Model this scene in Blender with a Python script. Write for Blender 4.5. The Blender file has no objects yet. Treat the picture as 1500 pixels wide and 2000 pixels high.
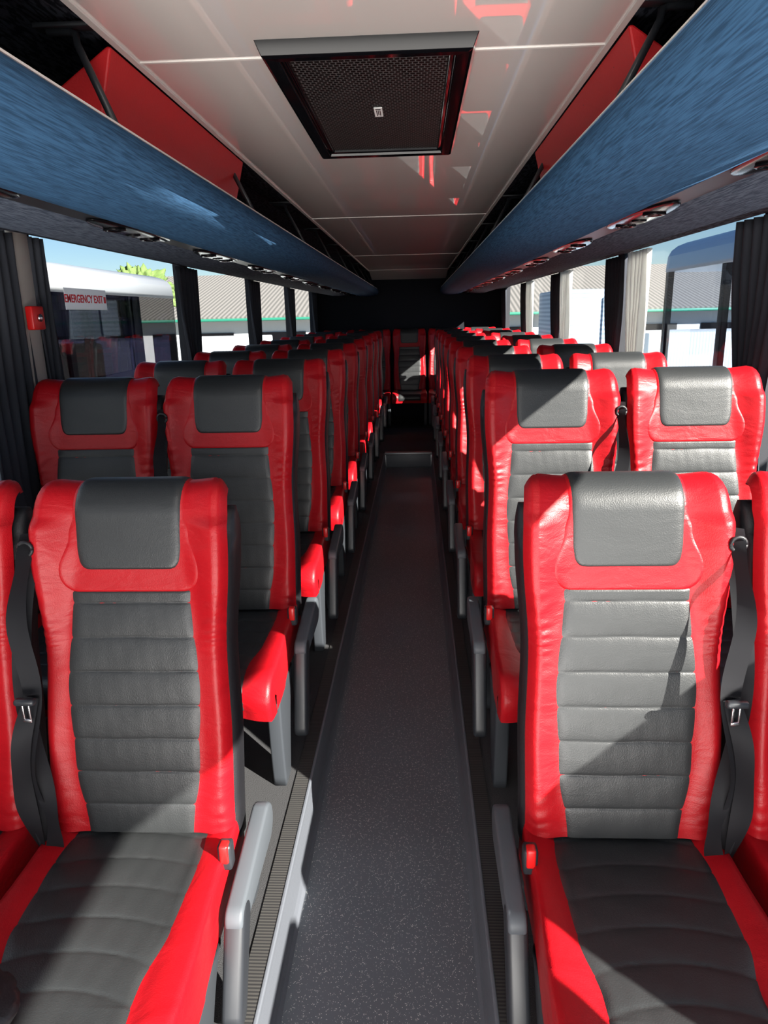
import bpy, bmesh, math, random
from mathutils import Vector, Matrix, noise
random.seed(4)
scene = bpy.context.scene
COL = scene.collection
CZ = 1.4

# ------------------------------------------------------------------ materials
def new_mat(name):
    m = bpy.data.materials.new(name); m.use_nodes = True
    nt = m.node_tree
    b = nt.nodes["Principled BSDF"]
    return m, nt, b

def plain(name, col, rough=0.5, metal=0.0, spec=0.5, bump=0.0, bscale=200, coat=0.0):
    m, nt, b = new_mat(name)
    b.inputs["Base Color"].default_value = (*col, 1)
    b.inputs["Roughness"].default_value = rough
    b.inputs["Metallic"].default_value = metal
    b.inputs["Specular IOR Level"].default_value = spec
    b.inputs["Coat Weight"].default_value = coat
    if bump > 0:
        tc = nt.nodes.new("ShaderNodeTexCoord")
        n = nt.nodes.new("ShaderNodeTexNoise"); n.inputs["Scale"].default_value = bscale
        bp = nt.nodes.new("ShaderNodeBump"); bp.inputs["Strength"].default_value = bump
        bp.inputs["Distance"].default_value = 0.002
        nt.links.new(tc.outputs["Object"], n.inputs["Vector"])
        nt.links.new(n.outputs["Fac"], bp.inputs["Height"])
        nt.links.new(bp.outputs["Normal"], b.inputs["Normal"])
    return m

def leather(name, col, col2, rough, crease=0.003, spec=0.4):
    m, nt, b = new_mat(name)
    tc = nt.nodes.new("ShaderNodeTexCoord")
    v = nt.nodes.new("ShaderNodeTexVoronoi"); v.inputs["Scale"].default_value = 420
    n = nt.nodes.new("ShaderNodeTexNoise"); n.inputs["Scale"].default_value = 9
    n.inputs["Detail"].default_value = 3; n.inputs["Distortion"].default_value = 0.6
    mp = nt.nodes.new("ShaderNodeMapping"); mp.inputs["Scale"].default_value = (1.0, 1.0, 2.2)
    cr = nt.nodes.new("ShaderNodeMix"); cr.data_type = 'RGBA'
    cr.inputs[6].default_value = (*col, 1); cr.inputs[7].default_value = (*col2, 1)
    b1 = nt.nodes.new("ShaderNodeBump"); b1.inputs["Strength"].default_value = 0.35; b1.inputs["Distance"].default_value = 0.0006
    b2 = nt.nodes.new("ShaderNodeBump"); b2.inputs["Strength"].default_value = 0.5; b2.inputs["Distance"].default_value = crease
    L = nt.links.new
    L(tc.outputs["Object"], v.inputs["Vector"]); L(tc.outputs["Object"], mp.inputs["Vector"])
    L(mp.outputs["Vector"], n.inputs["Vector"])
    L(n.outputs["Fac"], cr.inputs[0]); L(cr.outputs[2], b.inputs["Base Color"])
    L(n.outputs["Fac"], b2.inputs["Height"]); L(v.outputs["Distance"], b1.inputs["Height"])
    L(b2.outputs["Normal"], b1.inputs["Normal"]); L(b1.outputs["Normal"], b.inputs["Normal"])
    b.inputs["Roughness"].default_value = rough
    b.inputs["Specular IOR Level"].default_value = spec
    return m

def streak(name, c1, c2, scale, rough=0.85, lo=0.4, hi=0.6, dist=0.4):
    m, nt, b = new_mat(name)
    tc = nt.nodes.new("ShaderNodeTexCoord")
    mp = nt.nodes.new("ShaderNodeMapping"); mp.inputs["Scale"].default_value = scale
    n = nt.nodes.new("ShaderNodeTexNoise"); n.inputs["Scale"].default_value = 1
    n.inputs["Detail"].default_value = 3; n.inputs["Distortion"].default_value = dist
    r = nt.nodes.new("ShaderNodeValToRGB")
    r.color_ramp.elements[0].position = lo; r.color_ramp.elements[0].color = (*c1, 1)
    r.color_ramp.elements[1].position = hi; r.color_ramp.elements[1].color = (*c2, 1)
    L = nt.links.new
    L(tc.outputs["Object"], mp.inputs["Vector"]); L(mp.outputs["Vector"], n.inputs["Vector"])
    L(n.outputs["Fac"], r.inputs["Fac"]); L(r.outputs["Color"], b.inputs["Base Color"])
    b.inputs["Roughness"].default_value = rough
    b.inputs["Specular IOR Level"].default_value = 0.1
    return m

def floor_mat():
    m, nt, b = new_mat("speckled_vinyl")
    tc = nt.nodes.new("ShaderNodeTexCoord")
    v = nt.nodes.new("ShaderNodeTexVoronoi"); v.inputs["Scale"].default_value = 330
    n2 = nt.nodes.new("ShaderNodeTexNoise"); n2.inputs["Scale"].default_value = 120
    lt = nt.nodes.new("ShaderNodeMath"); lt.operation = 'LESS_THAN'; lt.inputs[1].default_value = 0.26
    gt = nt.nodes.new("ShaderNodeMath"); gt.operation = 'GREATER_THAN'; gt.inputs[1].default_value = 0.53
    mul = nt.nodes.new("ShaderNodeMath"); mul.operation = 'MULTIPLY'
    mx = nt.nodes.new("ShaderNodeMix"); mx.data_type = 'RGBA'
    n3 = nt.nodes.new("ShaderNodeTexNoise"); n3.inputs["Scale"].default_value = 3
    mb = nt.nodes.new("ShaderNodeMix"); mb.data_type = 'RGBA'
    mb.inputs[6].default_value = (0.082, 0.094, 0.110, 1); mb.inputs[7].default_value = (0.112, 0.126, 0.145, 1)
    mx.inputs[7].default_value = (0.70, 0.68, 0.64, 1)
    L = nt.links.new
    for t in (v, n2, n3): L(tc.outputs["Object"], t.inputs["Vector"])
    L(v.outputs["Distance"], lt.inputs[0]); L(n2.outputs["Fac"], gt.inputs[0])
    L(lt.outputs[0], mul.inputs[0]); L(gt.outputs[0], mul.inputs[1])
    L(n3.outputs["Fac"], mb.inputs[0]); L(mb.outputs[2], mx.inputs[6])
    L(mul.outputs[0], mx.inputs[0]); L(mx.outputs[2], b.inputs["Base Color"])
    b.inputs["Roughness"].default_value = 0.40
    return m

def glass_mat(name, tint, fac, rough=0.0):
    m = bpy.data.materials.new(name); m.use_nodes = True
    nt = m.node_tree; nt.nodes.clear()
    o = nt.nodes.new("ShaderNodeOutputMaterial"); t = nt.nodes.new("ShaderNodeBsdfTransparent")
    g = nt.nodes.new("ShaderNodeBsdfGlossy"); mx = nt.nodes.new("ShaderNodeMixShader")
    t.inputs["Color"].default_value = (*tint, 1); g.inputs["Roughness"].default_value = rough
    mx.inputs[0].default_value = fac
    nt.links.new(t.outputs[0], mx.inputs[1]); nt.links.new(g.outputs[0], mx.inputs[2])
    nt.links.new(mx.outputs[0], o.inputs[0])
    return m

def translucent(name, col, fac=0.5):
    m = bpy.data.materials.new(name); m.use_nodes = True
    nt = m.node_tree; nt.nodes.clear()
    o = nt.nodes.new("ShaderNodeOutputMaterial"); t = nt.nodes.new("ShaderNodeBsdfTranslucent")
    g = nt.nodes.new("ShaderNodeBsdfDiffuse"); mx = nt.nodes.new("ShaderNodeMixShader")
    t.inputs["Color"].default_value = (*col, 1); g.inputs["Color"].default_value = (*col, 1)
    mx.inputs[0].default_value = fac
    nt.links.new(g.outputs[0], mx.inputs[1]); nt.links.new(t.outputs[0], mx.inputs[2])
    nt.links.new(mx.outputs[0], o.inputs[0])
    return m

def perforated():
    m, nt, b = new_mat("perforated_mesh")
    tc = nt.nodes.new("ShaderNodeTexCoord")
    br = nt.nodes.new("ShaderNodeTexBrick")
    br.inputs["Scale"].default_value = 1
    br.inputs["Brick Width"].default_value = 0.012; br.inputs["Row Height"].default_value = 0.013
    br.inputs["Mortar Size"].default_value = 0.0020; br.inputs["Mortar Smooth"].default_value = 0.8
    br.inputs["Color1"].default_value = (0.003, 0.003, 0.003, 1); br.inputs["Color2"].default_value = (0.003, 0.003, 0.003, 1)
    br.inputs["Mortar"].default_value = (0.085, 0.08, 0.08, 1)
    nt.links.new(tc.outputs["Object"], br.inputs["Vector"])
    nt.links.new(br.outputs["Color"], b.inputs["Base Color"])
    b.inputs["Roughness"].default_value = 0.55
    b.inputs["Specular IOR Level"].default_value = 0.1
    return m

def corrugated(name, c1, c2, sc, axis='X'):
    m, nt, b = new_mat(name)
    tc = nt.nodes.new("ShaderNodeTexCoord")
    w = nt.nodes.new("ShaderNodeTexWave"); w.bands_direction = axis; w.inputs["Scale"].default_value = sc
    mx = nt.nodes.new("ShaderNodeMix"); mx.data_type = 'RGBA'
    mx.inputs[6].default_value = (*c1, 1); mx.inputs[7].default_value = (*c2, 1)
    nt.links.new(tc.outputs["Object"], w.inputs["Vector"]); nt.links.new(w.outputs["Fac"], mx.inputs[0])
    nt.links.new(mx.outputs[2], b.inputs["Base Color"]); b.inputs["Roughness"].default_value = 0.7
    return m

RED = leather("red_leather", (0.31, 0.0022, 0.006), (0.39, 0.004, 0.009), 0.44, 0.009, 0.30)
BLK = leather("black_leather", (0.018, 0.0195, 0.0205), (0.023, 0.0245, 0.0255), 0.43, 0.002, 0.45)
SHELL = plain("black_shell_fabric", (0.007, 0.007, 0.009), 0.5, bump=0.2, bscale=300)
GREY = plain("grey_plastic", (0.070, 0.079, 0.090), 0.5, spec=0.35)
LEGG = plain("dark_grey_leg_paint", (0.030, 0.034, 0.040), 0.55, spec=0.3)
DGREY = plain("dark_rubber_plastic", (0.018, 0.020, 0.024), 0.42)
BELT = plain("belt_webbing", (0.009, 0.009, 0.011), 0.7, spec=0.2)
CHROME = plain("steel", (0.7, 0.7, 0.72), 0.25, 1.0)
BTN = plain("red_button", (0.6, 0.01, 0.01), 0.35)
FLOOR = floor_mat()
CARPET = plain("dark_carpet", (0.030, 0.030, 0.032), 0.95, bump=1.0, bscale=400)
RIBTRIM = corrugated("ribbed_black_trim", (0.008, 0.008, 0.009), (0.045, 0.043, 0.04), 40, 'Y')
ALU = plain("aluminium", (0.28, 0.28, 0.29), 0.45, 0.8)
COVE = plain("grey_vinyl_cove", (0.10, 0.108, 0.125), 0.45, bump=0.2, bscale=150)
CEIL = plain("ceiling_laminate", (0.84, 0.77, 0.725), 0.35, spec=0.4, coat=1.0)
CEIL.node_tree.nodes["Principled BSDF"].inputs["Coat Roughness"].default_value = 0.012
CEIL.node_tree.nodes["Principled BSDF"].inputs["Coat IOR"].default_value = 3.6
CEILT = plain("ceiling_trim_plastic", (0.74, 0.70, 0.66), 0.4)
GLOSSB = plain("gloss_black", (0.004, 0.004, 0.005), 0.16, spec=0.15)
FRAMEB = plain("gloss_black_frame", (0.003, 0.003, 0.004), 0.08, spec=0.12)
MESHM = perforated()
BLUE = streak("blue_streaked_fabric", (0.014, 0.036, 0.072), (0.027, 0.070, 0.136), (480, 16, 480), lo=0.36, hi=0.60, dist=0.2)
DFAB = streak("charcoal_streaked_fabric", (0.010, 0.012, 0.018), (0.06, 0.065, 0.085), (110, 24, 90), lo=0.46, hi=0.56)
SFAB = streak("service_streaked_fabric", (0.028, 0.036, 0.054), (0.075, 0.088, 0.115), (420, 20, 300), lo=0.4, hi=0.6, dist=0.15)
REDP = plain("red_painted_panel", (0.62, 0.012, 0.016), 0.5, bump=0.2, bscale=200)
CURT = plain("navy_curtain", (0.020, 0.023, 0.032), 0.85)
LINING = translucent("cream_curtain", (0.80, 0.80, 0.78), 0.55)
WALLM = plain("dark_wall_panel", (0.02, 0.021, 0.027), 0.8)
PILL = plain("grey_beige_panel", (0.36, 0.33, 0.30), 0.6)
BLACKW = plain("rear_black_carpet", (0.003, 0.004, 0.008), 0.95)
GLASS = glass_mat("window_glass", (0.93, 0.95, 0.96), 0.02)
WHITE = plain("white_paint", (0.50, 0.52, 0.54), 0.35)
PBLUE = plain("pale_blue_paint", (0.22, 0.33, 0.50), 0.3)
TINT = glass_mat("tinted_coach_glass", (0.12, 0.12, 0.18), 0.26)
CLEARC = glass_mat("clear_coach_glass", (0.75, 0.8, 0.88), 0.05)
STICK = translucent("white_sticker", (0.9, 0.9, 0.9), 0.6)
STICKR = plain("red_ink", (0.75, 0.01, 0.02), 0.5)
STW = plain("white_label", (0.8, 0.8, 0.78), 0.4)

# ------------------------------------------------------------------ helpers
def mesh(name, verts, faces, mat, smooth=True):
    me = bpy.data.meshes.new(name)
    me.from_pydata([tuple(v) for v in verts], [], faces)
    me.materials.append(mat)
    if smooth:
        me.polygons.foreach_set("use_smooth", [True] * len(me.polygons))
    me.update()
    return me

def fixn(me):
    bm = bmesh.new(); bm.from_mesh(me)
    bmesh.ops.recalc_face_normals(bm, faces=bm.faces[:])
    bm.to_mesh(me); bm.free(); return me

def grid(name, nu, nv, f, mat):
    vs = [f(i / nu, j / nv) for j in range(nv + 1) for i in range(nu + 1)]
    fs = []
    for j in range(nv):
        for i in range(nu):
            a = j * (nu + 1) + i
            fs.append((a, a + 1, a + nu + 2, a + nu + 1))
    return mesh(name, vs, fs, mat)

def boxes(name, lst, mat, bev=0.0, seg=2):
    bm = bmesh.new()
    for (x0, x1, y0, y1, z0, z1) in lst:
        r = bmesh.ops.create_cube(bm, size=1.0)
        for v in r["verts"]:
            v.co = Vector(((x0 + x1) / 2 + v.co.x * (x1 - x0), (y0 + y1) / 2 + v.co.y * (y1 - y0), (z0 + z1) / 2 + v.co.z * (z1 - z0)))
    if bev > 0:
        bmesh.ops.bevel(bm, geom=bm.edges[:], offset=bev, segments=seg, affect='EDGES', profile=0.5)
    me = bpy.data.meshes.new(name); bm.to_mesh(me); bm.free(); me.materials.append(mat)
    if bev > 0: me.polygons.foreach_set("use_smooth", [True] * len(me.polygons))
    return me

def extrude_yz(name, outline, x0, x1, mat, bev=0.004):
    bm = bmesh.new()
    a = [bm.verts.new((x0, p[0], p[1])) for p in outline]
    b = [bm.verts.new((x1, p[0], p[1])) for p in outline]
    n = len(outline)
    fa = bm.faces.new(a); fb = bm.faces.new(list(reversed(b)))
    for i in range(n): bm.faces.new((a[i], b[i], b[(i + 1) % n], a[(i + 1) % n]))
    bmesh.ops.recalc_face_normals(bm, faces=bm.faces[:])
    if bev > 0:
        es = [e for e in bm.edges if (fa in e.link_faces or fb in e.link_faces)]
        bmesh.ops.bevel(bm, geom=es, offset=bev, segments=3, affect='EDGES', profile=0.5)
    me = bpy.data.meshes.new(name); bm.to_mesh(me); bm.free(); me.materials.append(mat)
    me.polygons.foreach_set("use_smooth", [True] * len(me.polygons))
    return me

def capsule(p0, r0, p1, r1, n=10):
    ang = math.atan2(p1[1] - p0[1], p1[0] - p0[0])
    out = []
    for i in range(n + 1):
        t = ang + math.pi / 2 + math.pi * i / n
        out.append((p0[0] + r0 * math.cos(t), p0[1] + r0 * math.sin(t)))
    for i in range(n + 1):
        t = ang - math.pi / 2 + math.pi * i / n
        out.append((p1[0] + r1 * math.cos(t), p1[1] + r1 * math.sin(t)))
    return out

def prof_y(name, pts, y0, y1, mat, closed=True, ny=1, smooth=True, caps=True):
    n = len(pts); vs = []
    for j in range(ny + 1):
        y = y0 + (y1 - y0) * j / ny
        vs += [(p[0], y, p[1]) for p in pts]
    fs = []
    for j in range(ny):
        for i in range(n if closed else n - 1):
            k = (i + 1) % n
            fs.append((j * n + i, j * n + k, (j + 1) * n + k, (j + 1) * n + i))
    if closed and caps:
        fs.append(tuple(range(n))); fs.append(tuple(reversed([ny * n + i for i in range(n)])))
    return fixn(mesh(name, vs, fs, mat, smooth))

def tube(name, pts, r, mat, n=10):
    vs = []; fs = []
    pts = [Vector(p) for p in pts]
    for i, p in enumerate(pts):
        d = (pts[min(i + 1, len(pts) - 1)] - pts[max(i - 1, 0)]).normalized()
        q = d.to_track_quat('Z', 'Y')
        for k in range(n):
            a = 2 * math.pi * k / n
            vs.append(p + q @ Vector((r * math.cos(a), r * math.sin(a), 0)))
    for i in range(len(pts) - 1):
        for k in range(n):
            fs.append((i * n + k, i * n + (k + 1) % n, (i + 1) * n + (k + 1) % n, (i + 1) * n + k))
    fs.append(tuple(reversed(range(n)))); fs.append(tuple((len(pts) - 1) * n + k for k in range(n)))
    return mesh(name, vs, fs, mat)

def disc_stack(name, rings, mat, n=24, axis='Z'):
    vs = []; fs = []
    for (r, h) in rings:
        for k in range(n):
            a = 2 * math.pi * k / n
            c, s = r * math.cos(a), r * math.sin(a)
            vs.append((c, s, h) if axis == 'Z' else ((h, c, s) if axis == 'X' else (c, h, s)))
    m = len(rings)
    for j in range(m - 1):
        for k in range(n):
            fs.append((j * n + k, j * n + (k + 1) % n, (j + 1) * n + (k + 1) % n, (j + 1) * n + k))
    fs.append(tuple(range(n))); fs.append(tuple((m - 1) * n + k for k in range(n)))
    return fixn(mesh(name, vs, fs, mat))

def obj(name, me, parent=None, loc=(0, 0, 0), kind=None, label=None, cat=None, group=None, rot=None):
    o = bpy.data.objects.new(name, me)
    COL.objects.link(o)
    if parent is not None: o.parent = parent
    o.location = loc
    if rot: o.rotation_euler = rot
    if kind: o["kind"] = kind
    if label: o["label"] = label
    if cat: o["category"] = cat
    if group: o["group"] = group
    return o

def sm(t):
    t = max(0.0, min(1.0, t)); return t * t * (3 - 2 * t)

def lerp_tab(tab, u):
    if u <= tab[0][0]: return tab[0][1]
    for (a, va), (b, vb) in zip(tab, tab[1:]):
        if u <= b: return va + (vb - va) * sm((u - a) / (b - a))
    return tab[-1][1]

# ------------------------------------------------------------------ seat meshes
REC = math.radians(10.5)
S = 0.660; AR = 0.02; ARC = math.radians(115); UT = S + AR * ARC
def base(u):
    y0, z0 = 0.045, 0.0
    if u <= S:
        return y0 + u * math.sin(REC), z0 + u * math.cos(REC), -math.cos(REC), math.sin(REC)
    ys, zs = y0 + S * math.sin(REC), z0 + S * math.cos(REC)
    th = (u - S) / AR
    ny, nz = -math.cos(REC), math.sin(REC)
    cy, cz = ys - ny * AR, zs - nz * AR
    a = math.atan2(nz, ny) - th
    return cy + math.cos(a) * AR, cz + math.sin(a) * AR, math.cos(a), math.sin(a)
WT = [(0, 0.191), (0.2, 0.193), (0.38, 0.187), (0.59, 0.201), (0.66, 0.200)]
def Wd(u):
    w = lerp_tab(WT, u)
    q = max(0.0, (u - 0.62) / (UT - 0.62))
    return w - 0.030 * (1 - math.sqrt(max(0.0, 1 - min(1, q) ** 3.0)))
AT = [(0, 0.007), (0.08, 0.010), (0.34, 0.007), (0.59, 0.034), (0.63, 0.034), (0.668, 0.016), (UT, 0.004)]
def H(x, u):
    w = Wd(u); s = abs(x) / w
    inner = lerp_tab([(0, 0.112), (0.2, 0.134), (0.42, 0.126), (0.58, 0.100)], u)
    wid = lerp_tab([(0, 0.045), (0.40, 0.045), (0.58, 0.090)], u)
    b = lerp_tab(AT, u) * sm((abs(x) - inner) / wid)
    e = 0.026 * max(0.0, (s - 0.87) / 0.13) ** 2.2
    lum = 0.008 * math.sin(math.pi * min(1, u / 0.5))
    g = math.exp(-((u - 0.43) / 0.07) ** 2) + 0.7 * math.exp(-((u - 0.05) / 0.05) ** 2)
    wr = 0.0015 * math.sin(u * 270 + x * 120 + 3 * math.sin(x * 60) + 2.2 * math.sin(u * 47)) * sm((abs(x) - 0.138) / 0.02) * g
    sx = abs(x) - (w - 0.020)
    seam = -0.0022 * math.exp(-(sx / 0.003) ** 2) * sm((u - 0.46) / 0.06)
    return 0.045 + b - e + lum + wr + seam
def surf(x, u, off=0.0):
    y, z, ny, nz = base(u); h = H(x, u) + off
    return (x, y + ny * h, z + nz * h)

def f_back(a, b):
    u = b * UT
    s = 2 * a - 1
    s = math.copysign(abs(s) ** 0.75, s)
    return surf(s * Wd(u), u)
m_back = grid("backrest", 72, 150, f_back, RED)

def f_rib(a, b):
    s = 2 * a - 1; u = 0.0 + b * 0.508
    hw = lerp_tab([(0, 0.113), (0.15, 0.133), (0.3, 0.139), (0.5, 0.124)], u)
    rp = 0.0700
    uu = u + 0.0006 * math.sin(s * 5 + 3 * math.sin(u * 9))
    k = abs(math.sin(math.pi * (uu + 0.008) / rp)) ** 0.24
    top = min(1, (0.508 - u) / 0.006)
    edge = 1 - abs(s) ** 20
    wr = 0.0003 * math.sin(s * 9 + u * 40) * math.sin(s * 17 - u * 13)
    off = -0.002 + (0.001 + 0.0050 * k + wr) * edge * top ** 0.5 if edge > 0 else -0.002
    return surf(s * hw, u, off)
m_rib = grid("backrest_panel", 28, 230, f_rib, BLK)

def round_bottom(u, u0, hw, r):
    d = u - u0
    if d >= r: return hw
    d = max(0, d)
    return hw - r + math.sqrt(max(0, r * r - (r - d) ** 2))
def f_band(a, b):
    s = 2 * a - 1; u = 0.502 + b * (UT - 0.502)
    s = math.copysign(abs(s) ** 0.8, s)
    hw = round_bottom(u, 0.502, lerp_tab([(0.49, 0.148), (0.55, 0.144), (0.62, 0.124), (0.66, 0.115)], u), 0.045)
    e = (1 - abs(s) ** 26) * min(1, (u - 0.502) / 0.005) ** 0.5
    return surf(s * hw, u, -0.003 + 0.0070 * e)
m_band = grid("headrest_band", 44, 60, f_band, RED)
def f_pad(a, b):
    s = 2 * a - 1; u = 0.548 + b * (UT - 0.548)
    s = math.copysign(abs(s) ** 0.85, s)
    hw = round_bottom(u, 0.548, lerp_tab([(0.54, 0.102), (0.60, 0.109), (0.7, 0.110)], u), 0.022)
    e = (1 - abs(s) ** 20) * min(1, (u - 0.548) / 0.006) ** 0.5
    x = s * hw
    y, z, ny, nz = base(u)
    h = max(0.045 + 0.0075 * e, H(x, u) + 0.0064 * e)
    return (x, y + ny * h, z + nz * h)
m_pad = grid("head_pad", 40, 50, f_pad, BLK)

def shell_mesh():
    vs = []; fs = []; n = 64; L = 44
    for j in range(L + 1):
        u = -0.03 + (0.03 + S + 0.012) * j / L
        uu = max(0, min(u, S))
        y, z, ny, nz = base(uu)
        ex = u - uu
        y += ex * math.sin(REC); z += ex * math.cos(REC)
        ny, nz = -math.cos(REC), math.sin(REC)
        k = 1.0 if j < L - 4 else math.sqrt(max(0.05, 1 - ((j - (L - 4)) / 4.0) ** 2 * 0.85))
        w = Wd(uu) + 0.007
        dmax = H(Wd(uu) * 0.995, uu) - 0.001
        if j >= L - 4: dmax = min(dmax, 0.03)
        dmin = -0.058
        cen = (dmax + dmin) / 2; hd = (dmax - dmin) / 2 * k
        for i in range(n):
            a = 2 * math.pi * i / n
            c, s = math.cos(a), math.sin(a)
            x = w * math.copysign(abs(c) ** 0.30, c) * (1 if k > 0.99 else 0.97 + 0.03 * k)
            d = cen + hd * math.copysign(abs(s) ** 0.45, s)
            if abs(x) < Wd(uu): d = min(d, H(x, uu) - 0.010)
            vs.append((x, y + ny * d, z + nz * d))
    for j in range(L):
        for i in range(n):
            fs.append((j * n + i, j * n + (i + 1) % n, (j + 1) * n + (i + 1) % n, (j + 1) * n + i))
    fs.append(tuple(range(n))); fs.append(tuple(L * n + i for i in range(n)))
    return fixn(mesh("backrest_shell", vs, fs, SHELL))
m_shell = shell_mesh()

# cushion
def cpath(t):
    st = 0.47; r = 0.045
    d = t * (st + r * 1.6 + 0.05)
    if d < st: return 0.06 - d, -0.006 + 0.0, 0.0, 1.0
    if d < st + r * 1.6:
        th = (d - st) / r
        return 0.06 - st - r * math.sin(th), -0.006 - r * (1 - math.cos(th)), -math.sin(th), math.cos(th)
    th = 1.6; e = d - st - r * 1.6
    return 0.06 - st - r * math.sin(th) + 0.3 * e, -0.006 - r * (1 - math.cos(th)) - e, -1.0, 0.03
def cx_sec(a, y):
    q = abs(a); sg = 1 if a >= 0 else -1
    flare = 0.010 * sm((-y - 0.1) / 0.25)
    if q < 0.6: x = q / 0.6 * 0.125; h = 0.004 * (q / 0.6) ** 2
    elif q < 0.86:
        k = (q - 0.6) / 0.26; x = 0.125 + k * (0.066 + flare); h = 0.004 + 0.016 * math.sin(k * math.pi * 0.62)
    else:
        k = (q - 0.86) / 0.14
        x = 0.191 + flare + 0.010 * math.sin(k * math.pi / 2) - 0.006 * k; h = 0.0185 - 0.110 * k ** 1.5 - 0.004 * k
    return sg * x, h
def f_cush(a, b):
    s = 2 * a - 1; y, z, ny, nz = cpath(b)
    x, h = cx_sec(s, y)
    if h < 0 and nz < 0.5: h = max(h, -0.03)
    return (x, y + ny * h, z + nz * h)
m_cush = grid("seat_cushion", 56, 40, f_cush, RED)
def f_cpan(a, b):
    s = 2 * a - 1; t = 0.02 + b * 0.93
    y, z, ny, nz = cpath(t)
    hw = lerp_tab([(0.0, 0.137), (0.25, 0.148), (0.5, 0.144), (0.68, 0.126), (0.85, 0.130), (1, 0.135)], t)
    x = s * hw
    q = 0.6 * abs(x) / 0.125 if abs(x) < 0.125 else 0.6 + (abs(x) - 0.125) / (0.066) * 0.26
    _, h = cx_sec(q, y)
    ph = (t - 0.05 * s * s + 0.04) / 0.122
    k = abs(math.sin(math.pi * ph)) ** 0.22 if t < 0.74 else 1.0
    edge = 1 - abs(s) ** 18
    wr = 0.0006 * math.sin(s * 7 + t * 30) * math.sin(s * 13 - t * 17)
    h = h - 0.003 + (0.004 + 0.0055 * k + wr) * edge
    return (x, y + ny * h, z + nz * h)
m_cpan = grid("cushion_panel", 30, 180, f_cpan, BLK)

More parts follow.
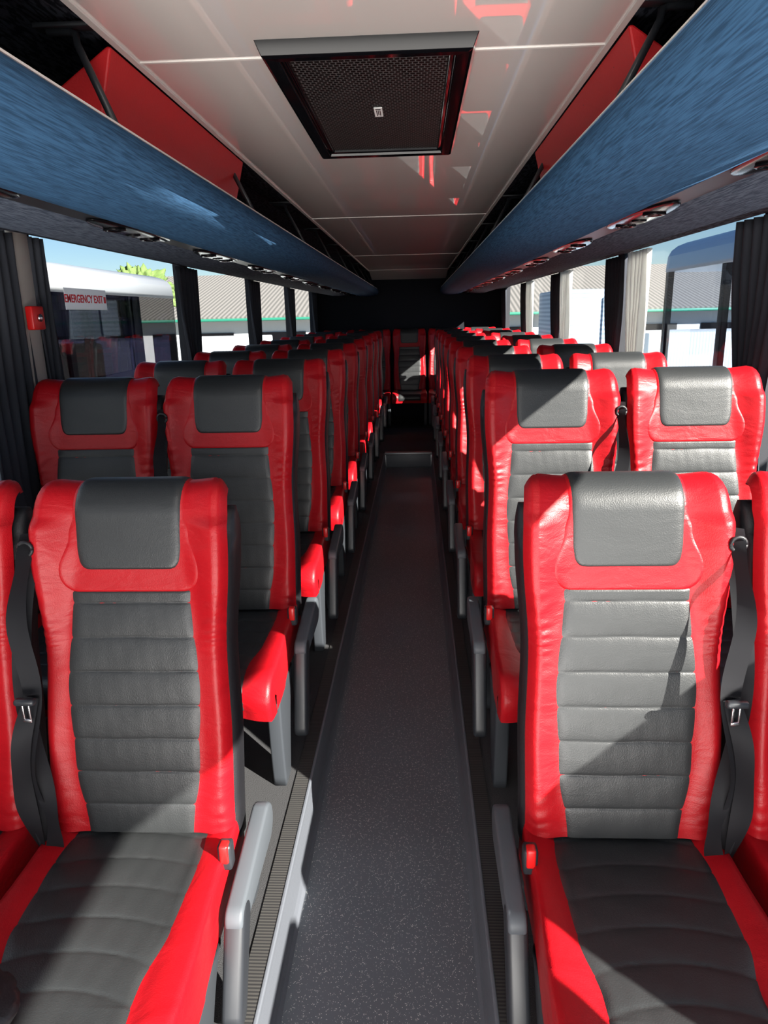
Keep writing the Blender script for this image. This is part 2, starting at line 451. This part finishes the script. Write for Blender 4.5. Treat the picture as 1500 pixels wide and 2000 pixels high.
def make_kit(sg, zc):
    k = {}
    xa, xb = sg * 0.213, sg * 0.248
    k["bracket"] = extrude_yz("armrest", capsule((0.075, -0.03), 0.045, (-0.15, -0.05), 0.028), min(xa, xb), max(xa, xb), GREY, 0.007)
    k["armpad"] = extrude_yz("armrest_pad", capsule((-0.145, -0.055), 0.031, (-0.215, -0.27 if zc > 0.3 else -0.20), 0.027), min(xa, xb) - 0.002, max(xa, xb) + 0.002, DGREY, 0.010)
    def leg(yt0, yt1, yb0, yb1):
        n = 10; A = []; B = []
        for i in range(n + 1):
            t = i / n; e = t ** 2.2
            z = -0.09 + (-zc + 0.09) * t
            A.append((yt0 + (yb0 - yt0) * e, z)); B.append((yt1 + (yb1 - yt1) * t ** 0.6, z))
        return extrude_yz("leg", A + B[::-1], sg * 0.184 - 0.019, sg * 0.184 + 0.019, LEGG, 0.006)
    k["leg_front"] = leg(-0.36, -0.16, -0.34, -0.27)
    k["leg_rear"] = leg(-0.02, 0.08, 0.07, 0.13)
    k["frame"] = boxes("seat_frame", [(-0.19, 0.19, -0.36, 0.10, -0.115, -0.085)], DGREY, 0.01)
    bx = -sg * 0.186
    def ribbon(pts, w, tws):
        P = [Vector(p) for p in pts]; N = 90
        vs = []
        for i in range(N + 1):
            t = i / N * (len(P) - 1); j = min(int(t), len(P) - 2); f = t - j
            p0 = P[max(j - 1, 0)]; p1 = P[j]; p2 = P[j + 1]; p3 = P[min(j + 2, len(P) - 1)]
            p = 0.5 * ((2 * p1) + (-p0 + p2) * f + (2 * p0 - 5 * p1 + 4 * p2 - p3) * f * f + (-p0 + 3 * p1 - 3 * p2 + p3) * f ** 3)
            tt = i / N * (len(tws) - 1); jj = min(int(tt), len(tws) - 2)
            a = (tws[jj] + (tws[jj + 1] - tws[jj]) * sm(tt - jj)) * sg
            d = Vector((math.cos(a), math.sin(a), 0)) * w / 2
            vs += [p - d, p - d * 0.33, p + d * 0.33, p + d]
        fs = []
        for i in range(N):
            for q in range(3):
                fs.append((i * 4 + q, i * 4 + q + 1, (i + 1) * 4 + q + 1, (i + 1) * 4 + q))
        return vs, fs
    R = [ribbon([(bx - sg * .010, 0.105, 0.625), (bx - sg * 0.006, 0.060, 0.58), (bx - sg * 0.004, 0.00, 0.48), (bx + sg * 0.022, -0.030, 0.34), (bx + sg * 0.000, -0.045, 0.16), (bx + sg * 0.006, -0.03, -0.01)], 0.036, (0.6, 1.2, 0.4, -0.7, 1.0)),
         ribbon([(bx - sg * .010, 0.100, 0.60), (bx - sg * 0.014, 0.04, 0.48), (bx - sg * 0.014, 0.0, 0.32), (bx + sg * 0.016, -0.035, 0.15), (bx + sg * 0.034, -0.055, 0.05), (bx + sg * .004, -0.03, -0.05)], 0.036, (1.1, 0.2, 1.1, -0.4, 0.6)),
         ribbon([(bx + sg * 0.022, -0.035, 0.34), (bx + sg * 0.002, -0.062, 0.25), (bx - sg * 0.010, -0.06, 0.12), (bx - sg * 0.008, -0.03, -0.04)], 0.036, (-0.3, 1.0, -0.8))]
    V = []; F = []
    for v_, f_ in R:
        F += [tuple(i + len(V) for i in f) for f in f_]; V += v_
    k["belt"] = mesh("seat_belt", V, F, BELT, True)
    tx = bx + sg * 0.022
    k["tongue_holder"] = boxes("belt_tongue_grip", [(tx - 0.020, tx + 0.020, -0.066, -0.050, 0.337, 0.350)], DGREY, 0.005)
    k["tongue"] = boxes("belt_tongue", [(tx - 0.008, tx - 0.004, -0.060, -0.057, 0.305, 0.340),
                                       (tx + 0.004, tx + 0.008, -0.060, -0.057, 0.305, 0.340),
                                       (tx - 0.008, tx + 0.008, -0.060, -0.057, 0.300, 0.308)], CHROME, 0.0012)
    gx = bx - sg * 0.010
    k["guide"] = tube("belt_guide", [(gx + 0.014 * math.cos(t), 0.078, 0.600 + 0.014 * math.sin(t)) for t in [i * math.pi / 8 for i in range(17)]], 0.004, SHELL, 8)
    k["buckle"] = boxes("belt_buckle", [(sg * 0.195 - 0.014, sg * 0.195 + 0.014, -0.085, -0.055, -0.01, 0.046)], DGREY, 0.006)
    k["button"] = boxes("buckle_button", [(sg * 0.195 - 0.009, sg * 0.195 + 0.009, -0.0885, -0.066, 0.008, 0.049)], BTN, 0.004)
    return k

KITS = {(sg, z): make_kit(sg, z) for sg in (1, -1) for z in (0.24, 0.38)}

def seat(x, y, zf, zc, sg, aisle, label, group):
    K = KITS[(sg, zc)]
    root = obj("passenger_chair", None, None, (x, y, zf), label=label, cat="chair", group=group)
    root.empty_display_size = 0.1
    L = (0, 0, zc)
    obj("seat_frame", K["frame"], root, L)
    cu = obj("seat_cushion", m_cush, root, L)
    obj("cushion_panel", m_cpan, cu, label="black quilted leather centre panel")
    bk = obj("backrest", m_back, root, L)
    obj("backrest_panel", m_rib, bk, label="black horizontally ribbed leather panel")
    obj("headrest_band", m_band, bk)
    obj("head_pad", m_pad, bk, label="smooth black leather head pad")
    obj("backrest_shell", m_shell, root, L, label="black padded backrest shell")
    obj("leg", K["leg_front"], root, L)
    obj("leg", K["leg_rear"], root, L)
    if aisle:
        ar = obj("armrest", K["bracket"], root, L, label="grey plastic armrest bracket")
        obj("armrest_pad", K["armpad"], ar, label="dark padded armrest folded down")
        be = obj("seat_belt", K["belt"], root, L, label="black webbing seat belt")
        obj("belt_tongue", K["tongue"], be, label="chrome belt tongue")
        obj("belt_tongue_grip", K["tongue_holder"], be)
        obj("belt_guide", K["guide"], be)
        bu = obj("belt_buckle", K["buckle"], root, L)
        obj("buckle_button", K["button"], bu, label="red release button")
    return root

Y0 = 1.215; PIT = 0.825; PLAT = 0.13
for r in range(9):
    zc = 0.24 if r == 0 else 0.38
    for sg in (1, -1):
        seat(-sg * 0.49, Y0 + PIT * r, PLAT, zc, sg, True, "red and black leather seat beside the aisle", "coach seats in rows")
        seat(-sg * (0.925 if r == 0 else 0.910), Y0 + PIT * r, PLAT, zc, sg, False, "red and black leather seat next to the curtained window", "coach seats in rows")
YR = Y0 + PIT * 9
for x in (-0.844, -0.422, 0, 0.422, 0.844):
    seat(x, YR, PLAT, 0.38, 1 if x <= 0 else -1, False,
         "red and black leather rear seat facing down the aisle" if x == 0 else "red and black leather seat against the black rear bulkhead", "rear row coach seats")

# ------------------------------------------------------------------ shell
YF, YB = -1.7, 9.15
obj("floor", boxes("floor", [(-0.21, 0.21, YF, 6.6, -0.04, 0.0)], FLOOR), kind="structure")
obj("floor", boxes("floor", [(-1.19, -0.265, YF, YB, -0.04, PLAT), (0.265, 1.19, YF, YB, -0.04, PLAT),
    (-0.265, 0.265, 6.62, YB, -0.04, PLAT)], CARPET), kind="structure")
def aisle_side(sg):
    pts = [(0.205, 0.0), (0.212, 0.012), (0.217, 0.03), (0.222, PLAT - 0.004), (0.230, PLAT - 0.004), (0.230, -0.02), (0.205, -0.02)]
    return prof_y("trim", [(sg * p[0], p[1]) for p in pts], YF, 6.6, COVE, smooth=False)
obj("trim_1", aisle_side(-1), kind="structure"); obj("trim_2", aisle_side(1), kind="structure")
i = 3
for sg in (-1, 1):
    a, b = sorted((sg * 0.228, sg * 0.268))
    obj("trim_%d" % i, boxes("trim", [(a, b, YF, 6.6, PLAT - 0.02, PLAT + 0.004)], RIBTRIM), kind="structure"); i += 1
    a, b = sorted((sg * 0.221, sg * 0.229))
    obj("trim_%d" % i, boxes("trim", [(a, b, YF, 6.6, PLAT - 0.012, PLAT + 0.006)], COVE, 0.002), kind="structure"); i += 1
st = obj("aisle_step", boxes("aisle_step", [(-0.222, 0.222, 6.60, 6.64, 0.0, PLAT)], COVE, 0.003), label="low grey vinyl riser closing the sunken aisle", cat="step")
obj("step_edge", boxes("step_edge", [(-0.222, 0.222, 6.585, 6.64, PLAT - 0.012, PLAT + 0.012)], ALU, 0.004), st, label="aluminium step edge")
obj("step_frame", boxes("step_frame", [(-0.222, -0.208, 6.588, 6.6, 0, PLAT), (0.208, 0.222, 6.588, 6.6, 0, PLAT)], ALU, 0.002), st)

PILY = [-0.95, 0.69, 2.33, 3.97, 5.61, 7.25, 8.90]
for sg, nm in ((-1, "wall_left"), (1, "wall_right")):
    L = []
    def bx(x0, x1, *r):
        a, b = sorted((sg * x0, sg * x1)); L.append((a, b, *r))
    bx(1.15, 1.20, YF, YB, -0.04, 0.80)
    if sg > 0:
        bx(1.15, 1.20, YF, 0.08, 0.8, 1.10); bx(1.15, 1.20, 0.24, 0.95, 0.8, 1.10)  # raised sill and its gap added to shape sun on the front seats
    bx(1.13, 1.20, YF, YB, 1.69, 1.98)
    bx(1.15, 1.20, YF, YF + 0.1, 0.8, 1.69)
    PL = [y for y in PILY if not (sg > 0 and abs(y - 0.69) < 0.1)]
    for y in PL: bx(1.155, 1.20, y - 0.055, y + 0.055, 0.79, 1.70)
    bx(1.15, 1.20, 8.9, YB, 0.8, 1.69)
    obj(nm, boxes(nm, L, WALLM), kind="structure")
    ys = [YF + 0.1] + PL
    for j in range(len(ys) - 1):
        y0 = ys[j] + (0.05 if j else 0); y1 = ys[j + 1] - 0.05
        a, b = sorted((sg * 1.172, sg * 1.176))
        obj("window_%d" % (j + 1 + (0 if sg < 0 else 7)), boxes("window", [(a, b, y0, y1, 0.79, 1.70)], GLASS), kind="structure")
obj("wall_back", boxes("wall_back", [(-1.2, 1.2, YB - 0.02, YB + 0.05, -0.04, 1.98)], BLACKW), kind="structure")
obj("wall_front", boxes("wall_front", [(-1.2, 1.2, YF - 0.05, YF, -0.04, 0.82), (-1.2, 1.2, YF - 0.05, YF, 1.86, 1.98),
    (-1.2, -1.12, YF - 0.05, YF, 0.8, 1.9), (1.12, 1.2, YF - 0.05, YF, 0.8, 1.9), (-0.03, 0.03, YF - 0.05, YF, 0.8, 1.9)], WALLM), kind="structure")
obj("ceiling", boxes("ceiling", [(-1.2, 1.2, YF - 0.05, YB + 0.05, 1.98, 2.03)], WALLM), kind="structure")
CH = CZ + 0.486
seams = [YF, 1.56, 3.95, 6.45, 8.55]
for a, b in zip(seams, seams[1:]):
    obj("ceiling", boxes("ceiling", [(-0.452, 0.452, a + 0.003, b - 0.003, CH, CH + 0.012)], CEIL), kind="structure")
obj("ceiling", prof_y("ceiling", [(-0.452, 0), (0.452, 0), (0.452, 0.01), (-0.452, 0.01)], 0, 0.6, CEIL, smooth=False), kind="structure",
    loc=(0, 8.553, CH), rot=(math.radians(-8), 0, 0))
for s_ in seams[1:]:
    obj("trim_%d" % i, boxes("trim", [(-0.452, 0.452, s_ - 0.004, s_ + 0.004, CH - 0.002, CH + 0.004)], CEILT), kind="structure"); i += 1
for sg in (-1, 1):
    a, b = sorted((sg * 0.450, sg * 0.462))
    obj("trim_%d" % i, boxes("trim", [(a, b, YF, YB, CH - 0.005, CH + 0.015)], CEILT), kind="structure"); i += 1
    pts = [(0.458, 0.490), (0.47, 0.505), (0.62, 0.535), (1.0, 0.52), (1.13, 0.42), (1.135, 0.28), (1.14, 0.28), (1.14, 0.545), (0.458, 0.545)]
    obj("ceiling", prof_y("ceiling", [(sg * p[0], CZ + p[1]) for p in pts], YF, YB, DFAB, smooth=False), kind="structure")

# ------------------------------------------------------------------ luggage racks
RY0, RY1 = -0.6, 9.1
for sg in (-1, 1):
    rk = obj("luggage_rack", None, None, (sg * 0.75, RY0, CZ + 0.25), label="long overhead luggage rack with blue streaked fabric lip", cat="luggage rack", group="overhead luggage racks")
    off = (-sg * 0.75, -RY0, -(CZ + 0.25))
    lip = [(.398, .301), (.388, .300), (.379, .290), (.373, .272), (.374, .254), (.382, .236), (.400, .222), (.43, .213), (.48, .208), (.54, .209), (.60, .2155),
           (.60, .235), (.50, .230), (.44, .238), (.405, .255), (.400, .28)]
    obj("rack_lip", prof_y("rack_lip", [(sg * p[0], CZ + p[1]) for p in lip], RY0, RY1, BLUE), rk, off, label="blue streaked fabric rounded lip")
    obj("edge_trim", prof_y("edge_trim", [(sg * p[0], CZ + p[1]) for p in [(.402, .296), (.402, .3055), (.389, .3055), (.387, .301), (.394, .299)]], RY0, RY1, CEILT, smooth=False), rk, off)
    obj("rack_shelf", prof_y("rack_shelf", [(sg * p[0], CZ + p[1]) for p in [(.40, .24), (1.11, .26), (1.11, .275), (.40, .262)]], RY0, RY1, DFAB, smooth=False), rk, off)
    sp = [(.600, .217), (.606, .226), (.70, .232), (.716, .222), (.80, .214), (.88, .214), (.905, .222), (.915, .245), (1.113, .29), (1.113, .30), (.60, .24)]
    obj("service_panel", prof_y("service_panel", [(sg * p[0], CZ + p[1]) for p in sp], RY0, RY1, SFAB), rk, off, label="grey streaked fabric service channel")
    obj("service_channel", prof_y("service_channel", [(sg * p[0], CZ + p[1]) for p in [(.603, .2235), (.70, .2295), (.70, .231), (.603, .2255)]], RY0, RY1, DGREY, smooth=False), rk, off, label="black channel holding the vents")
    mu = bpy.data.meshes.new("service_unit")
    bm = bmesh.new(); bmesh.ops.create_uvsphere(bm, u_segments=32, v_segments=12, radius=1)
    for v in bm.verts: v.co = Vector((v.co.x * 0.050, v.co.y * 0.26, v.co.z * 0.009))
    bm.to_mesh(mu); bm.free(); mu.materials.append(GLOSSB); mu.polygons.foreach_set("use_smooth", [True] * len(mu.polygons))
    mv = disc_stack("air_vent", [(0.026, 0.0), (0.028, -0.004), (0.024, -0.006), (0.016, -0.005), (0.014, -0.002), (0.008, -0.004)], GLOSSB)
    ml = disc_stack("reading_lamp", [(0.018, 0.0), (0.019, -0.003), (0.014, -0.004), (0.006, -0.002)], GLOSSB)
    for r in range(11):
        y = Y0 - 0.9 + PIT * r
        if y < RY0 + 0.2 or y > 8.9: continue
        u = obj("service_unit", mu, rk, (off[0] + sg * 0.655, off[1] + y, off[2] + CZ + 0.223))
        for dy, mm, nn in ((-0.12, mv, "air_vent"), (0.12, mv, "air_vent"), (0.0, ml, "reading_lamp")):
            obj(nn, mm, u, (0, dy, -0.008 if dy == 0 else -0.006))
    rb = [(.464, .480), (.472, .482), (.585, .408), (.70, .335), (.515, .320), (.505, .326)]
    me = prof_y("equipment_box", [(sg * (p[0] - .6), p[1] - .4) for p in rb], 0, 1.03, REDP, smooth=False)
    eb = obj("equipment_box", me, rk, (off[0] + sg * 0.6, off[1] + 1.45, off[2] + CZ + 0.4), label="bright red sheet-metal equipment box")
    mod = eb.modifiers.new("b", 'BEVEL'); mod.width = 0.004; mod.segments = 2
    ms = disc_stack("screw", [(0.005, 0), (0.005, -0.002), (0.003, -0.003)], DGREY, 10, 'X')
    for yy in (0.12, 0.38, 0.65, 0.92):
        obj("screw", ms, eb, (sg * (-0.6 + 0.475), yy, 0.052))
    for r in range(8):
        y = 1.27 + 1.035 * r
        P = lambda x, yy, z: (sg * x + off[0], yy + off[1], CZ + z + off[2])
        so = obj("rack_strut", tube("rack_strut", [P(.56, y + .14, .492), P(.52, y + .14, .492), P(.505, y + .13, .484), P(.50, y + .12, .465), P(.395, y, .290)], 0.0065, DGREY), rk, label="black steel stay")
        obj("strut_bracket", boxes("strut_bracket", [tuple(sorted((P(.47, 0, 0)[0], P(.58, 0, 0)[0]))) + (P(0, y + .125, 0)[1], P(0, y + .155, 0)[1], CZ + .496 + off[2], CZ + .504 + off[2])], DGREY, 0.002), so)

# ------------------------------------------------------------------ roof hatch
hx, hy0, hy1 = 0.205, 1.465, 2.38
def ringframe():
    rings = [(0.0, 0.0), (0.010, -0.024), (0.016, -0.027), (0.038, -0.026), (0.041, -0.018), (0.044, -0.017), (0.048, -0.019), (0.051, -0.018), (0.053, -0.009)]
    vs = []; fs = []
    for d, z in rings:
        vs += [(-hx + d, hy0 + d, CH + z), (hx - d, hy0 + d, CH + z), (hx - d, hy1 - d, CH + z), (-hx + d, hy1 - d, CH + z)]
    for j in range(len(rings) - 1):
        for k in range(4):
            fs.append((j * 4 + k, j * 4 + (k + 1) % 4, (j + 1) * 4 + (k + 1) % 4, (j + 1) * 4 + k))
    vs2 = [(v[0], v[1] - 1.9, v[2] - CH) for v in vs]
    return fixn(mesh("hatch_frame", vs2, fs, FRAMEB, False))
ht = obj("roof_vent", ringframe(), None, (0, 1.9, CH), label="gloss black framed ceiling air vent with perforated grille", cat="air vent")
for p in [ht.modifiers.new("b", 'BEVEL')]: p.width = 0.0012; p.segments = 2
obj("vent_grille", boxes("vent_grille", [(-hx + .05, hx - .05, hy0 + .05 - 1.9, hy1 - .05 - 1.9, -0.012, -0.008)], MESHM), ht, label="perforated black grille")
lb = obj("vent_label", boxes("vent_label", [(-0.010, 0.010, -0.038, 0.038, -0.002, 0.0)], STW), ht, (0.0, 0.02, -0.0125), label="small white sticker")
def text_mesh(txt, size, mat, ext=0.0005, align='CENTER'):
    c = bpy.data.curves.new("t", 'FONT'); c.body = txt; c.size = size; c.extrude = ext; c.align_x = align; c.align_y = 'CENTER'
    c.offset = size * 0.018
    o = bpy.data.objects.new("t", c); COL.objects.link(o)
    bpy.context.view_layer.update()
    me = bpy.data.meshes.new_from_object(o.evaluated_get(bpy.context.evaluated_depsgraph_get()))
    bpy.data.objects.remove(o); me.materials.clear(); me.materials.append(mat); return me
obj("label_marks", boxes("label_marks", [(-0.006, 0.006, -0.031, -0.026, -0.0026, -0.002), (-0.005, -0.003, -0.018, 0.028, -0.0026, -0.002), (-0.001, 0.001, -0.018, 0.020, -0.0026, -0.002), (0.003, 0.005, -0.018, 0.025, -0.0026, -0.002)], GLOSSB), lb)

# ------------------------------------------------------------------ curtains
def curtain_mesh(w, z0, z1, amp, folds, pinch, mat=None):
    def f(a, b):
        z = z0 + (z1 - z0) * b
        k = 1 - pinch * math.exp(-((b - 0.36) / 0.30) ** 2)
        y = (a - 0.5) * w * k
        x = amp * math.sin(a * folds * 2 * math.pi + 0.8 * math.sin(b * 4)) * (0.75 + 0.25 * b) + 0.003 * math.sin(a * 7 + b * 5)
        return (x, y, z)
    return grid("curtain", folds * 10, 28, f, mat or CURT)
cm_d = curtain_mesh(0.36, -0.47, 0.44, 0.013, 6, 0.48)
cm_n = curtain_mesh(0.30, -0.47, 0.44, 0.013, 6, 0.05)
cm_s = curtain_mesh(0.11, -0.47, 0.44, 0.013, 3, 0.1)
cm_l = curtain_mesh(0.28, -0.47, 0.44, 0.018, 5, 0.35, LINING)
tie = boxes("curtain_tie", [(-0.016, 0.014, -0.09, 0.09, -0.16, -0.125)], DGREY, 0.006)
def curtain(sg, y, me, lab, tied=True):
    o = obj("curtain", me, None, (sg * 1.136, y, 1.22), label=lab, cat="curtain", group="side window curtains")
    if me is cm_d: obj("curtain_tie", tie, o)
    m = o.modifiers.new("s", 'SOLIDIFY'); m.thickness = 0.002
    return o
dk = "dark navy pleated curtain gathered at the window pillar"
for sg in (-1, 1):
    for j, y in enumerate(PILY[1:]):
        if j == 1 and sg < 0:
            curtain(sg, 2.115, cm_n, dk); curtain(sg, 2.385, cm_s, dk)
        elif j == 0 and sg > 0: continue
        else:
            curtain(sg, y, cm_d, dk)
lc = "cream pleated curtain glowing in the sunlight"
curtain(1, 3.97 - 0.40, cm_l, lc, False)
curtain(1, 5.61 - 0.36, cm_l, lc, False)
curtain(1, 7.25 - 0.36, cm_l, lc, False)
obj("trim_30", boxes("trim", [(-1.155, -1.135, 2.24, 2.34, 0.78, 1.68)], PILL, 0.006), kind="structure")

rbx = obj("alarm_box", boxes("alarm_box", [(-0.012, 0.012, -0.036, 0.036, -0.036, 0.036)], BTN, 0.004), None, (-1.115, 2.275, 1.412), label="small red emergency release box on the window pillar", cat="alarm box")
obj("release_knob", disc_stack("release_knob", [(0.012, 0), (0.012, 0.006), (0.008, 0.009)], CHROME, 16, 'X'), rbx, (0.012, 0, 0))

sk = obj("exit_sticker", boxes("exit_sticker", [(-0.001, 0.001, -0.175, 0.175, -0.038, 0.038)], STICK), None, (-1.164, 2.765, 1.478), label="white sticker lettered EMERGENCY EXIT in red on the window", cat="sticker")
obj("sticker_text", text_mesh("EMERGENCY EXIT", 0.040, STICKR), sk, (0.0016, -0.020, 0.0), rot=(math.radians(90), 0, math.radians(90)))
obj("sticker_mark", boxes("sticker_mark", [(0.001, 0.0015, 0.150, 0.170, -0.012, 0.012)], STICKR), sk)

def f_j(a, b):
    th = a * 2 * math.pi; ph = b * math.pi
    d = Vector((math.cos(th) * math.sin(ph), math.sin(th) * math.sin(ph), math.cos(ph)))
    k = 1 + 0.25 * noise.noise(d * 2.0) + 0.08 * noise.noise(d * 7.0)
    return (d.x * 0.09 * k, d.y * 0.085 * k, d.z * 0.045 * k)
obj("jacket", grid("jacket", 40, 24, f_j, SHELL), None, (-0.60, 0.76, 0.425), label="crumpled black fleece jacket lying on the seat cushion", cat="jacket")

# ------------------------------------------------------------------ outside
GZ = -1.15
obj("ground", boxes("ground", [(-60, 60, -30, 80, GZ - 0.1, GZ)], plain("concrete", (0.3, 0.295, 0.28), 0.9, bump=0.5, bscale=30)), kind="structure")
def coach(sg, x0, x1, y0, y1, zb, zt, glass, roofm, lab):
    xa, xb = sorted((sg * x0, sg * x1)); cx = (xa + xb) / 2; w = (xb - xa) / 2; cy = (y0 + y1) / 2; l = (y1 - y0) / 2
    rt = obj("coach", None, None, (cx, cy, GZ), label=lab, cat="coach", group="parked coaches outside")
    z = lambda v: v - GZ
    obj("coach_body", boxes("coach_body", [(-w, w, -l, l, 0.25, z(0.72))], WHITE, 0.06, 3), rt)
    pts = []
    n = 14
    for k in range(n + 1):
        t = math.pi * k / n
        c, s = math.cos(t), math.sin(t)
        pts.append((w * math.copysign(abs(c) ** 0.35, c), z(zb) + (zt - zb) * abs(s) ** 0.6))
    pts += [(-w, z(zb) - 0.03), (w, z(zb) - 0.03)]
    obj("coach_roof", prof_y("coach_roof", pts, -l, l, roofm), rt)
    np_ = 6
    pl = []
    for k in range(np_ + 1):
        yy = -l + 0.04 + (2 * l - 0.08) * k / np_
        for s2 in (-1, 1):
            pl.append((s2 * (w - 0.03) - 0.025, s2 * (w - 0.03) + 0.025, yy - 0.04, yy + 0.04, z(0.70), z(zb)))
    obj("coach_pillars", boxes("coach_pillars", pl, GLOSSB), rt)
    for k in range(np_):
        ya = -l + 0.04 + (2 * l - 0.08) * k / np_; yb = -l + 0.04 + (2 * l - 0.08) * (k + 1) / np_
        for s2 in (-1, 1):
            obj("coach_window", boxes("coach_window", [(s2 * (w - 0.004) - 0.003, s2 * (w - 0.004) + 0.003, ya, yb, z(0.70), z(zb))], glass), rt)
    wm = disc_stack("wheel", [(0.30, -0.12), (0.42, -0.12), (0.45, -0.08), (0.45, 0.08), (0.42, 0.12), (0.25, 0.12), (0.2, 0.05)], DGREY, 28, 'X')
    for yy in (-l * 0.6, l * 0.6):
        for s2 in (-1, 1): obj("wheel", wm, rt, (s2 * (w - 0.13), yy, 0.45))
    sm_ = boxes("interior_seat", [(-0.2, 0.2, -0.05, 0.05, -0.6, 0)], RED, 0.04)
    for k in range(int(2 * l / 0.9) - 1):
        for xx in (-0.7, 0.7):
            obj("interior_seat", sm_, rt, (xx, -l + 1.0 + k * 0.9, z(1.22)))
    return rt
coach(-1, 2.3, 4.6, -4.0, 7.2, 1.62, 1.83, TINT, WHITE, "white parked coach with purple-tinted windows alongside")
coach(1, 2.45, 4.7, -0.6, 7.2, 1.75, 2.02, CLEARC, PBLUE, "pale blue and white parked coach with clear windows")
ROOF = corrugated("grey_corrugated_roof", (0.08, 0.078, 0.072), (0.18, 0.17, 0.16), 2.2)
sh = obj("shed", None, None, (0, 22, GZ), label="long low shed with grey corrugated roof and green gutter", cat="shed")
obj("shed_wall", boxes("shed_wall", [(-16, 18, 0, 0.2, 0, 2.5)], WHITE), sh)
obj("shed_roof", prof_y("shed_roof", [(-16, 0), (18, 0), (18, 0.1), (-16, 0.1)], -0.3, 7.5, ROOF, smooth=False), sh, (0, 0, 2.52), rot=(math.radians(12), 0, 0))
obj("gutter", boxes("gutter", [(-16, 18, -0.45, -0.25, 2.44, 2.52)], plain("green_paint", (0.015, 0.15, 0.10), 0.5), 0.02), sh, label="green gutter")
for k in range(15):
    obj("shed_window", boxes("shed_window", [(-0.75, 0.75, -0.03, 0.0, 1.2, 2.1)], GLOSSB), sh, (-15 + k * 2.2, 0, 0))
CONT = corrugated("white_ribbed_steel", (0.28, 0.31, 0.33), (0.48, 0.51, 0.52), 5.0)
CONTY = corrugated("blue_ribbed_steel", (0.14, 0.20, 0.28), (0.26, 0.34, 0.44), 4.0, 'Z')
for (x, y, w, l, h, mm, lb_) in ((-5.6, 15.5, 4.8, 2.2, 2.15, CONT, "white ribbed steel shipping container"),
                                (3.4, 14.5, 1.5, 2.2, 2.9, CONTY, "blue-white louvred steel storage container"), (8.4, 16.5, 7, 2.2, 2.05, CONT, "white ribbed steel shipping container")):
    c = obj("container", boxes("container", [(-w / 2, w / 2, -l / 2, l / 2, 0, h)], mm, 0.03), None, (x, y, GZ), label=lb_, cat="container", group="storage containers")
    obj("container_door", boxes("container_door", [(-0.7, -0.02, -0.03, 0, 0.1, h - 0.15), (0.02, 0.7, -0.03, 0, 0.1, h - 0.15)], mm, 0.01), c, (0, -l / 2, 0))
tr = obj("tree", None, None, (-7.3, 19.6, GZ), label="leafy green tree behind the parked coach", cat="tree")
obj("trunk", tube("trunk", [(0, 0, 0), (0.1, 0, 1.2), (0, 0.1, 2.2), (0.1, 0, 3.2)], 0.12, plain("bark", (0.1, 0.07, 0.05), 0.9)), tr)
def f_t(a, b):
    th = a * 2 * math.pi; ph = b * math.pi
    d = Vector((math.cos(th) * math.sin(ph), math.sin(th) * math.sin(ph), math.cos(ph)))
    k = 1 + 0.35 * noise.noise(d * 2.5) + 0.4 * noise.noise(d * 9)
    return (d.x * 0.8 * k, d.y * 0.8 * k, 3.2 + d.z * 0.6 * k)
obj("foliage", grid("foliage", 90, 60, f_t, plain("leaves", (0.08, 0.13, 0.03), 0.8, bump=1, bscale=8)), tr)

# ------------------------------------------------------------------ light
w = bpy.data.worlds.new("World"); scene.world = w; w.use_nodes = True
nt = w.node_tree
sky = nt.nodes.new("ShaderNodeTexSky"); sky.sky_type = 'NISHITA'; sky.sun_disc = False
SD = Vector((-0.62, 0.56, -0.475)).normalized()
sky.sun_elevation = math.asin(-SD.z); sky.sun_rotation = math.atan2(-SD.x, -SD.y)
sky.dust_density = 0.0; sky.air_density = 1.0; sky.ozone_density = 5.0
bg = nt.nodes["Background"]; bg.inputs["Strength"].default_value = 0.12
nt.links.new(sky.outputs[0], bg.inputs[0])
sl = bpy.data.lights.new("sun", 'SUN'); sl.energy = 30.0; sl.angle = math.radians(0.53); sl.color = (1, 0.92, 0.82)
so = bpy.data.objects.new("sun", sl); COL.objects.link(so)
so.rotation_euler = SD.to_track_quat('-Z', 'Y').to_euler()
def area(name, loc, target, sx, sy, e, col=(1, 1, 1)):
    l = bpy.data.lights.new(name, 'AREA'); l.shape = 'RECTANGLE'; l.size = sx; l.size_y = sy; l.energy = e; l.color = col
    o = bpy.data.objects.new(name, l); COL.objects.link(o); o.location = loc
    o.rotation_euler = (Vector(target) - Vector(loc)).to_track_quat('-Z', 'Y').to_euler(); return o
area("front_fill", (0, -1.6, 1.35), (0, 2.5, 1.15), 2.0, 0.9, 24, (0.97, 0.98, 1))  # added fill lamp behind the camera, brightens the seat fronts
area("ceiling_fill", (0, -0.7, 0.35), (0, 0.7, 1.95), 1.6, 0.8, 85, (1, 0.96, 0.91))  # added upward fill lamp out of view, brightens the front ceiling
for sg in (-1, 1):
    for yc in (1.5, 6.0):
        o = area("side_fill", (sg * 1.75, yc, 2.35), (sg * 0.2, yc, 0.75), 0.7, 4.2, 22, (0.93, 0.97, 1))  # added fill lamps outside the side windows, kept above the sightline

# ------------------------------------------------------------------ camera
cam = bpy.data.cameras.new("camera"); co = bpy.data.objects.new("camera", cam); COL.objects.link(co)
cam.sensor_fit = 'VERTICAL'; cam.sensor_height = 36; cam.lens = 36 * 1387 / 2000; cam.clip_start = 0.02
M = Matrix.Rotation(math.radians(2.86), 4, 'Z') @ Matrix.Rotation(math.radians(90 - 15.57), 4, 'X') @ Matrix.Rotation(math.radians(-1.3), 4, 'Z')
co.matrix_world = Matrix.Translation((0.087, 0, CZ)) @ M
scene.camera = co
scene.view_settings.view_transform = 'Standard'
scene.view_settings.look = 'None'
scene.view_settings.exposure = 0.0
